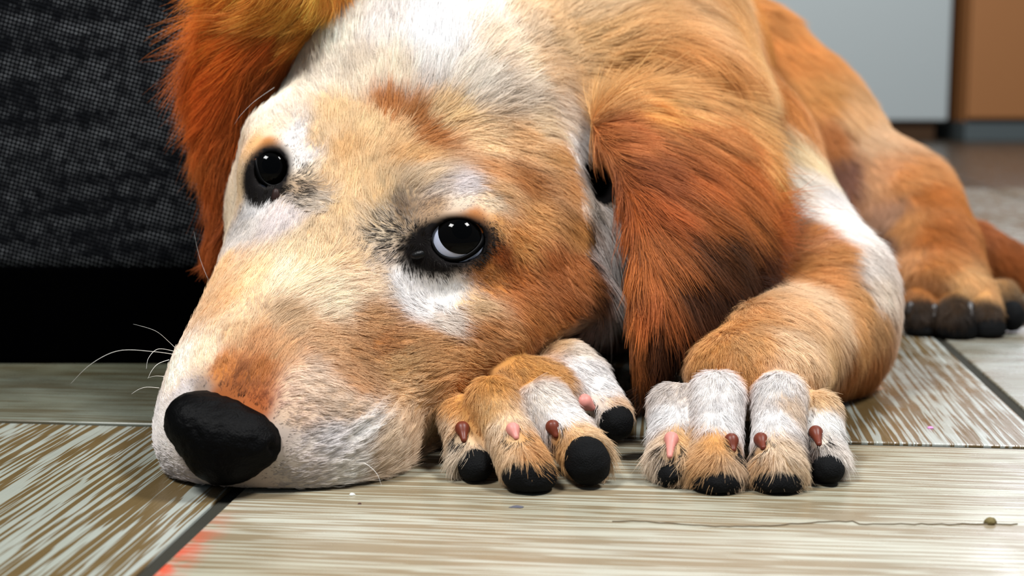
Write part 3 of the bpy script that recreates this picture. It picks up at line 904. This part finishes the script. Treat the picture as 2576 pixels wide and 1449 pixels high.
def make_fur(name, parent, V, Q, tab, density, radius, lift, clump_mm, clump, lenmul=1.0, density_fn=None, npt=5, wav=.12, dark=None, colvar=.18, minlen=.0, sdfn=None, seed=0):
    """strands rooted on the mesh; every strand is a real curve"""
    g = np.random.default_rng(100 + seed); Nv = vnormals(V, Q)
    T = np.concatenate([Q[:, [0, 1, 2]], Q[:, [0, 2, 3]]]); A, B_, C_ = V[T[:, 0]], V[T[:, 1]], V[T[:, 2]]
    cen = (A + B_ + C_) / 3; ar = np.linalg.norm(np.cross(B_ - A, C_ - A), axis=1) / 2
    wgt = ar * (density_fn(cen, Nv[T[:, 0]]) if density_fn else 1.0)
    n = int(density * wgt.sum() * FUR)
    if n < 10: return None
    ti = np.searchsorted(np.cumsum(wgt) / wgt.sum(), g.random(n)); ti = np.clip(ti, 0, len(T) - 1)
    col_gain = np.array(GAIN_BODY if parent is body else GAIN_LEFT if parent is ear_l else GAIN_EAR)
    r1, r2 = np.sqrt(g.random(n)), g.random(n); b0, b1, b2 = (1 - r1)[:, None], (r1 * (1 - r2))[:, None], (r1 * r2)[:, None]
    P = A[ti] * b0 + B_[ti] * b1 + C_[ti] * b2; Nn = Nv[T[ti, 0]] * b0 + Nv[T[ti, 1]] * b1 + Nv[T[ti, 2]] * b2
    Nn /= np.linalg.norm(Nn, axis=1, keepdims=True) + 1e-9
    col, dr, ln = interp(tab, P)
    dr = dr + .16 * np.stack([vnoise(P, .012, 0), vnoise(P, .012, 1), vnoise(P, .012, 2)], 1)
    dr = dr + .07 * np.stack([vnoise(P, .004, 1), vnoise(P, .004, 2), vnoise(P, .004, 0)], 1)
    dr -= (dr * Nn).sum(1, keepdims=True) * Nn; dr /= np.linalg.norm(dr, axis=1, keepdims=True) + 1e-6
    side = np.cross(Nn, dr)
    # clumps
    nc = max(4, int(ar.sum() / (clump_mm * 1e-3) ** 2)); ci = g.integers(0, n, nc)
    kd = KDTree(nc)
    for k, c in enumerate(P[ci]): kd.insert(c, k)
    kd.balance(); own = np.array([kd.find(p)[1] for p in P])
    cid = ci[own]
    jit = g.normal(0, 1, (n, 3)); cj = g.normal(0, 1, (nc, 3))[own]
    L_ = np.maximum(ln * lenmul * (1 + .22 * jit[:, 0] + .12 * cj[:, 0]), .0018)
    if sdfn is not None: L_ = sdfn(P, L_)
    a = np.minimum(lift * (1 + .0018 / L_), .75) * (1 + .35 * jit[:, 1] + .35 * cj[:, 1])
    sd = .07 * jit[:, 2] + .09 * cj[:, 2]
    d0 = dr * np.cos(a)[:, None] + Nn * np.sin(a)[:, None] + side * sd[:, None]
    pts = np.zeros((n, npt, 3)); ph = cj[:, 1] * 3
    for k in range(npt):
        t = k / (npt - 1)
        bend = -t * t * np.sin(a) * .55
        pts[:, k] = P - Nn * .0004 + d0 * (L_ * t)[:, None] + Nn * (bend * L_)[:, None] + side * (np.sin(t * 4.5 + ph) * wav * L_ * t * .5)[:, None]
    cl = clump * (0.6 + .4 * g.random(n))
    off = P[cid] - P
    for k in range(1, npt):
        t = k / (npt - 1)
        pts[:, k] += (pts[cid, k] - pts[:, k] if False else off) * (cl * t ** 1.5)[:, None]
    # keep strands above the floor
    hgt = pts[..., 1] * ct - pts[..., 2] * st + CAM_H; pts += np.maximum(.0006 - hgt, 0)[..., None] * FN
    c = col * (1 + colvar * .55 * jit[:, 0] + colvar * .6 * cj[:, 2] + .10 * vnoise(P, .006))[:, None]
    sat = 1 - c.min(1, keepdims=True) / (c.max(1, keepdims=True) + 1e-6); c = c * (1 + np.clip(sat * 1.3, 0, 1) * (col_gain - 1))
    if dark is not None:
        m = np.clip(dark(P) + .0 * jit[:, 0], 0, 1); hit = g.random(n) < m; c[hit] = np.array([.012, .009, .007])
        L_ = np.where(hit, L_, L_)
    hc = bpy.data.hair_curves.new(name); hc.add_curves([npt] * n)
    hc.attributes['position'].data.foreach_set('vector', W(pts.reshape(-1, 3)).astype(np.float32).ravel())
    ra = hc.attributes.get('radius') or hc.attributes.new('radius', 'FLOAT', 'POINT')
    tt = np.linspace(0, 1, npt); prof = radius * (1 - .85 * tt ** 2)
    ra.data.foreach_set('value', (prof[None] * (1 + .2 * jit[:, 2])[:, None].clip(.5, 1.6)).astype(np.float32).ravel())
    ca = hc.attributes.new('hair_color', 'FLOAT_COLOR', 'CURVE')
    ca.data.foreach_set('color', np.concatenate([np.clip(c, .003, .95), np.ones((n, 1))], 1).astype(np.float32).ravel())
    o = bpy.data.objects.new(name, hc); C.objects.link(o); hc.materials.append(fur_mat); o.parent = parent
    if parent is dog: o.matrix_parent_inverse = dog.matrix_basis.inverted()
    o['kind'] = 'stuff'; print(name, n)
    return o
PADS = []    # filled below (centre, radii) so that fur stays off them
NOSE_C = Cc(562, 1098, .478)
def with_parent(o, parent):
    o.parent = parent
    if parent is dog: o.matrix_parent_inverse = Matrix.Translation(-Vector(dog.location))
    return o
bvhB = BVHTree.FromPolygons([tuple(p) for p in V], [tuple(int(i) for i in q) for q in Q])
def on_body(px, py):
    d = norm(Cc(px, py, 1.0)); h = bvhB.ray_cast(Vector((0, 0, 0)), Vector(d)); return np.array(h[0]), np.array(h[1])
# ---------------------------------------------------------------- nose
nose_mat = simple('nose_leather', (.0010, .0010, .0011), .5, .06, .6, 1400, .0005)
NP = [
    ell((560, 1095, 48.2), (1.72, 1.15, 1.5), .5, 17),
    ell((487, 1055, 48.3), (.92, .92, 1.2), .6),
    ell((655, 1110, 48.3), (.78, .78, 1.15), .6),
    ell((560, 1160, 48.3), (1.05, .78, 1.15), .8, 10),
    ell((600, 1050, 48.8), (1.2, .5, 1.2), .6, 22),
    ('-', cap((418, 1118, 47.6), (455, 1108, 47.9), .16, .06, .15)),
    ('-', cap((712, 1150, 47.8), (672, 1118, 47.4), .18, .08, .15)),
    ('-', cap((655, 1135, 46.9), (640, 1112, 46.9), .10, .14, .12)),
    ('-', cap((500, 1105, 46.7), (492, 1082, 46.7), .10, .14, .12)),
    ('-', cap((572, 1130, 46.55), (566, 1225, 47.2), .03, .07, .12)),
]
nfn = lambda P: np.maximum(sdf(NP, P) + .00018 * vnoise(P, .0006), .0012 - (P[:, 1] * ct - P[:, 2] * st + CAM_H))
lo, hi = cbox((380, 740), (940, 1260), (.455, .51)); Vn, Qn = surface_nets(nfn, lo, hi, .0009)
nose = to_mesh('nose', Vn, Qn, nose_mat, dog)
# ---------------------------------------------------------------- paw pads and claws
pad_mat = simple('black_pad', (.0025, .0027, .003), .8, .12, .8, 1800, .0006)
PADL = [((1683, 1192, 49.5), (.52, .42, .8)), ((1803, 1213, 48.75), (.90, .56, .85)), ((1957, 1212, 48.75), (.90, .58, .85)), ((2082, 1180, 49.6), (.58, .52, .8)),
        ((1196, 1172, 49.9), (.62, .64, .7)), ((1332, 1196, 48.7), (.96, .70, .85)), ((1478, 1160, 49.1), (.78, .88, .8)), ((1550, 1062, 52.7), (.66, .68, .7)),
        ((2315, 832, 79.7), (.9, .8, 1)), ((2408, 830, 78.7), (1.1, 1.0, 1)), ((2484, 828, 79.1), (1.0, 1.0, 1)), ((2545, 795, 80.4), (.7, .9, 1)), ((2360, 775, 80.6), (.9, .7, .9))]
pad_c = []
for c, r in PADL:
    e = [ell(c, r, .3, -20 if c[0] in (1478, 1550) else 0)]; cc = Cc(c[0], c[1], c[2] / 100); rr = max(r) / 100 + .003
    fn = lambda P, e=e: np.maximum(sdf(e, P) + .0002 * vnoise(P, .0011), .0009 - (P[:, 1] * ct - P[:, 2] * st + CAM_H))
    v_, q_ = surface_nets(fn, cc - rr, cc + rr, .0009 if c[2] < 70 else .0016, 6)
    to_mesh('toe_pad', v_, q_, pad_mat, dog); pad_c.append((cc, np.array(r) / 100))
claw_mat = {'p': simple('pink_claw', lin((196, 128, 118)), .45, .25), 'b': simple('brown_claw', lin((98, 44, 28)), .4, .25), 'd': simple('dark_claw', (.02, .015, .012), .4)}
CL = [(1689, 1104, 1684, 1152, .19, 'p', 'slim pink claw'), (1840, 1108, 1846, 1136, .19, 'b', 'dark brown claw'), (1914, 1106, 1921, 1130, .19, 'b', 'reddish brown claw'), (2052, 1088, 2062, 1122, .19, 'b', 'brown claw beside the outer toe'),
      (1163, 1078, 1168, 1112, .20, 'b', 'brown claw'), (1290, 1080, 1300, 1104, .18, 'p', 'short pinkish claw'), (1390, 1074, 1400, 1100, .19, 'b', 'short reddish brown claw'), (1470, 1012, 1492, 1028, .24, 'p', 'pink rounded claw'),
      (2290, 770, 2286, 790, .2, 'd', None), (2350, 775, 2350, 800, .2, 'd', None), (2440, 770, 2444, 798, .2, 'd', None), (2515, 760, 2524, 786, .2, 'd', None)]
claw_c = []
for x0, y0, x1, y1, r, mt, lab in CL:
    p0, n0 = on_body(x0, y0); p1, n1 = on_body(x1, y1)
    if np.linalg.norm(p1 - p0) > .02: p1 = p0
    a0 = p0 + norm(p0) * .002; a1 = p0 - norm(p0) * .0004; a2 = p0 + (p1 - p0) * (.9 if lab and 'slim' in lab else .85) - norm(p1) * (.003 if lab and 'slim' in lab else .0006)
    def ccap(a, b, ra, rb): return ('c', a, b, ra / 100, rb / 100, .002)
    e = [ccap(a0, a1, r * 1.1, r * 1.1), ccap(a1, a2, r * 1.1, r * .55)]; m_ = (a0 + a2) / 2
    v_, q_ = surface_nets(lambda P: sdf(e, P), m_ - .008, m_ + .008, .0005, 6)
    o = to_mesh('claw', v_, q_, claw_mat[mt], dog); claw_c.append((a1 + a2) / 2)
    if lab: o['label'] = lab
claw_c = np.array(claw_c)
# ---------------------------------------------------------------- eyes
sclera = simple('sclera', lin((176, 184, 204)), .1, .2); iris_m = simple('dark_iris', (.0012, .001, .0008), .05, .10)
pupil_m = simple('pupil', (.0005, .0005, .0005), .05, .09); rim_m = simple('wet_black_lid', (.0018, .0018, .002), .4, .2, .5, 1500, .0003); lid_m = skin_material('eyelid_skin'); lid_m.node_tree.nodes['Principled BSDF'].inputs['Roughness'].default_value = .45
def sphere_patch(c, r, axis, ang, nr=24, ns=48):
    a = norm(axis); t = norm(np.cross(a, [0, 1, .1])); b = np.cross(a, t); v, f = [c + a * r], []
    for i in range(1, nr + 1):
        th = ang * i / nr
        for k in range(ns): ph = 2 * math.pi * k / ns; v.append(c + r * (a * math.cos(th) + math.sin(th) * (t * math.cos(ph) + b * math.sin(ph))))
    for k in range(ns): f.append((0, 1 + k, 1 + (k + 1) % ns))
    for i in range(nr - 1):
        for k in range(ns): x, y = 1 + i * ns, 1 + (i + 1) * ns; f.append((x + k, y + k, y + (k + 1) % ns, x + (k + 1) % ns))
    return np.array(v), f
OPEN_R = [(1082, 580), (1086, 608), (1100, 635), (1122, 648), (1148, 651), (1172, 643), (1195, 628), (1211, 608), (1214, 590), (1205, 570), (1184, 553), (1159, 545), (1134, 545), (1112, 552), (1094, 563)]
OPEN_L = [(644, 400), (649, 426), (658, 450), (675, 465), (696, 467), (714, 454), (726, 428), (728, 403), (719, 386), (704, 375), (683, 370), (660, 373), (648, 383)]
for k_, gaze, outline in (('r', (.165, .33, -.93), OPEN_R), ('l', (.10, .16, -.97), OPEN_L)):
    c, r = EYE[k_]
    v_, f_ = sphere_patch(c, r, -norm(c), math.radians(170)); eye = with_parent(mesh('eye', W(v_), f_, sclera), dog)
    v_, f_ = sphere_patch(c + norm(gaze) * r * .06, r * .968, gaze, math.radians(48)); with_parent(mesh('iris', W(v_), f_, iris_m), eye)
    v_, f_ = sphere_patch(c + norm(gaze) * r * .065, r * .967, gaze, math.radians(19)); with_parent(mesh('pupil', W(v_), f_, pupil_m), eye)
    # eyelid: a ring that starts on the eyeball and spreads out into the skin
    pl = smooth_poly(outline, 2); cen = pl.mean(0); n = len(pl); v_, f_ = [], []
    rings = [(.96, 1.0, 0), (1.0, 1.04, .0002), (1.07, 1.06, .0002), (1.17, 1.04, -.0002), (1.32, .98, -.002), (1.45, .9, -.004)]
    for s_, rf, push in rings:
        for q in pl:
            e = cen + (q - cen) * s_; d = norm(Cc(e[0], e[1], 1.0)); bq = c @ d; disc = bq * bq - (c @ c - (r * rf) ** 2)
            t = bq - math.sqrt(disc) if disc > 0 else bq
            v_.append(d * (t - push))
    for i in range(len(rings) - 1):
        for k in range(n): f_.append((i * n + k, i * n + (k + 1) % n, (i + 1) * n + (k + 1) % n, (i + 1) * n + k))
    lid = with_parent(mesh('eyelid', W(np.array(v_)), f_, lid_m), dog)
    lc = []
    for i, (s_, rf, push) in enumerate(rings):
        for q in pl:
            up = (cen[1] - q[1]) / np.ptp(pl[:, 1]) * 2 + (.35 if k_ == 'r' else -.35) * (q[0] - cen[0]) / np.ptp(pl[:, 0]) * 2
            lc.append((*(lin((150, 78, 24)) * .9 if (up > .55 and i in (2, 3)) else (.0018, .0018, .002)), 1))
    at = lid.data.attributes.new('coat', 'FLOAT_COLOR', 'POINT'); at.data.foreach_set('color', np.array(lc, np.float32).ravel())
    if k_ == 'r':
        pp, _ = on_body(1058, 640)
        v_, q_ = surface_nets(lambda P: sdf([('e', pp + np.array([0, 0, .001]), np.array([[.97, .22, 0], [-.22, .97, 0], [0, 0, 1.]]), np.array([.0042, .0019, .0022]), .001)], P), pp - .009, pp + .009, .0007, 6)
        to_mesh('tear_duct', v_, q_, rim_m, dog)
    else:
        cc_ = Cc(692, 497, .556)
        pp, _ = on_body(694, 496)
        v_, q_ = surface_nets(lambda P: sdf([('e', pp, np.eye(3), np.array([.0018, .0036, .0012]), .001)], P), pp - .008, pp + .008, .0007, 6)
        to_mesh('tear_duct', v_, q_, simple('brown_tear_duct', lin((40, 24, 20)), .5, .2), dog)
# ---------------------------------------------------------------- whiskers
wh_m = simple('white_whisker', lin((235, 232, 226)), .4)
def tube(name, P3, r0, mat, parent, ns=6):
    P3 = np.array(P3, float); n = len(P3); t = np.linspace(0, n - 1, 24); i = np.clip(t.astype(int), 0, n - 2); u = (t - i)[:, None]
    P_ = lambda k: P3[np.clip(k, 0, n - 1)]
    a, b, c_, d = P_(i - 1), P_(i), P_(i + 1), P_(i + 2)
    q = .5 * ((2 * b) + (-a + c_) * u + (2 * a - 5 * b + 4 * c_ - d) * u ** 2 + (-a + 3 * b - 3 * c_ + d) * u ** 3)
    v, f = [], []
    for k in range(24):
        dd = norm(q[min(k + 1, 23)] - q[max(k - 1, 0)]); s1 = norm(np.cross(dd, [0, 0.2, 1])); s2 = np.cross(dd, s1); rr = r0 * (1 - .85 * k / 23)
        for m in range(ns): an = 2 * math.pi * m / ns; v.append(q[k] + rr * (s1 * math.cos(an) + s2 * math.sin(an)))
    for k in range(23):
        for m in range(ns): f.append((k * ns + m, k * ns + (m + 1) % ns, (k + 1) * ns + (m + 1) % ns, (k + 1) * ns + m))
    return with_parent(mesh(name, W(np.array(v)), f, mat), parent)
WH = [([(445, 893), (390, 885), (300, 882), (230, 915), (178, 965)], (50.8, 49.5, 48.5, 48, 48)), ([(450, 885), (425, 860), (390, 832), (335, 815)], (51, 50.5, 50, 49.8)),
      ([(440, 884), (398, 878), (374, 900), (368, 928)], (51, 50.3, 49.8, 49.5)), ([(425, 905), (398, 915), (382, 932), (372, 952)], (50.9, 50.3, 50, 49.8)),
      ([(412, 947), (392, 946), (372, 950)], (50.8, 50.4, 50)), ([(400, 976), (370, 974), (350, 979), (331, 991)], (50.7, 50.2, 49.8, 49.6)),
      ([(896, 1155), (925, 1170), (948, 1192), (960, 1222)], (49.2, 48.7, 48.3, 48.2)), ([(690, 220), (640, 255), (605, 290), (590, 312)], (58, 57, 56.5, 56.4)),
      ([(540, 735), (518, 690), (500, 640), (487, 580)], (56, 56, 56.5, 57))]
for px_, zz in WH: tube('whisker', [Cc(a[0], a[1], z / 100) for a, z in zip(px_, zz)], .00011 if zz[0] < 55 else .00004, wh_m, dog)

# ---------------------------------------------------------------- fur over everything that has hair
def soft(d, a, b): return np.clip((d - a) / (b - a), 0, 1)
def nofur(P):
    m = 1 - cavity(P)
    for c, r in pad_c: m *= soft(np.linalg.norm((P - c) / (r + .0004), axis=1), .955, 1.05)
    m *= soft(np.min(np.linalg.norm(P[:, None] - claw_c[None], axis=2), axis=1), .0026, .0034)
    m *= soft(sdf([p for p in NP if p[0] != '-'], P), -.0002, .0009)
    for k_, outline, gr in (('r', OPEN_R, 8), ('l', OPEN_L, 6)):
        px = 1288 + P[:, 0] / P[:, 2] * F_PX; py = 724.5 - P[:, 1] / P[:, 2] * F_PX
        near = np.linalg.norm(P - EYE[k_][0], axis=1) < .03
        d = poly_sd(smooth_poly(outline, 1), px, py); m *= np.where(near, soft(-d, gr, gr + 8), 1)
    return m
def dens_body(P, Nn):
    d = np.linalg.norm(P, axis=1); view = (P * Nn).sum(1) / d
    m = np.where(view > .25, .25, 1.0) * np.clip((.62 / d) ** 2, 0, 1.2)
    px = 1288 + P[:, 0] / P[:, 2] * F_PX; py = 724.5 - P[:, 1] / P[:, 2] * F_PX
    m *= np.where((py < -250) | (px > 2800) | (px < 250), .2, 1.0)
    m = np.where((px > 1440) & (px < 1610) & (py > 480) & (py < 790) & (P[:, 2] < .72), 2.2, m)   # long hair below the ear root
    return m * nofur(P)
def dark_body(P):
    m = np.clip(dark_mask(P) * 1.3, 0, 1)
    c = EYE['r'][0]; q = P - c; m = np.maximum(m, .8 * np.clip(1.3 - 1.3 * np.hypot((q[:, 0] + .0235) / .0125, (q[:, 1] - .001) / .0105), 0, 1))
    c = EYE['l'][0]; q = P - c; m = np.maximum(m, .7 * np.clip(1.3 - 1.3 * np.hypot((q[:, 0] - .0115) / .0065, (q[:, 1] + .006) / .0115), 0, 1))
    dn = sdf([p for p in NP if p[0] != '-'], P); m = np.maximum(m, .8 * np.clip(1 - dn / .003, 0, 1))
    dc = np.min(np.linalg.norm(P[:, None] - claw_c[None], axis=2), axis=1); m = np.maximum(m, .6 * np.clip(1 - (dc - .0034) / .0014, 0, 1))
    px = 1288 + P[:, 0] / P[:, 2] * F_PX; py = 724.5 - P[:, 1] / P[:, 2] * F_PX
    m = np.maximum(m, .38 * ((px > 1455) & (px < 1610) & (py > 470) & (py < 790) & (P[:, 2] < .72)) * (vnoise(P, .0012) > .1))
    return m
def len_body(P, L_):
    m = np.ones(len(P))
    for k_ in 'rl': m = np.minimum(m, .35 + .65 * soft(np.linalg.norm(P - EYE[k_][0], axis=1), .015, .026))
    dn = sdf([p for p in NP if p[0] != '-'], P); m = np.minimum(m, .5 + .5 * soft(dn, .001, .009))
    return L_ * m
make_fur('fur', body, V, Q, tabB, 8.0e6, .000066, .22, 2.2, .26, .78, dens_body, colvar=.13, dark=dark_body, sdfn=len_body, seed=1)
def dens_ear(P, Nn):
    d = np.linalg.norm(P, axis=1); return np.where((P * Nn).sum(1) / d > .35, .3, 1.0)
make_fur('fur', ear_r, Ve, Qe, tabR, 6.0e6, .000085, .20, 5.0, .6, 1.0, dens_ear, npt=6, wav=.10, colvar=.3, seed=2)
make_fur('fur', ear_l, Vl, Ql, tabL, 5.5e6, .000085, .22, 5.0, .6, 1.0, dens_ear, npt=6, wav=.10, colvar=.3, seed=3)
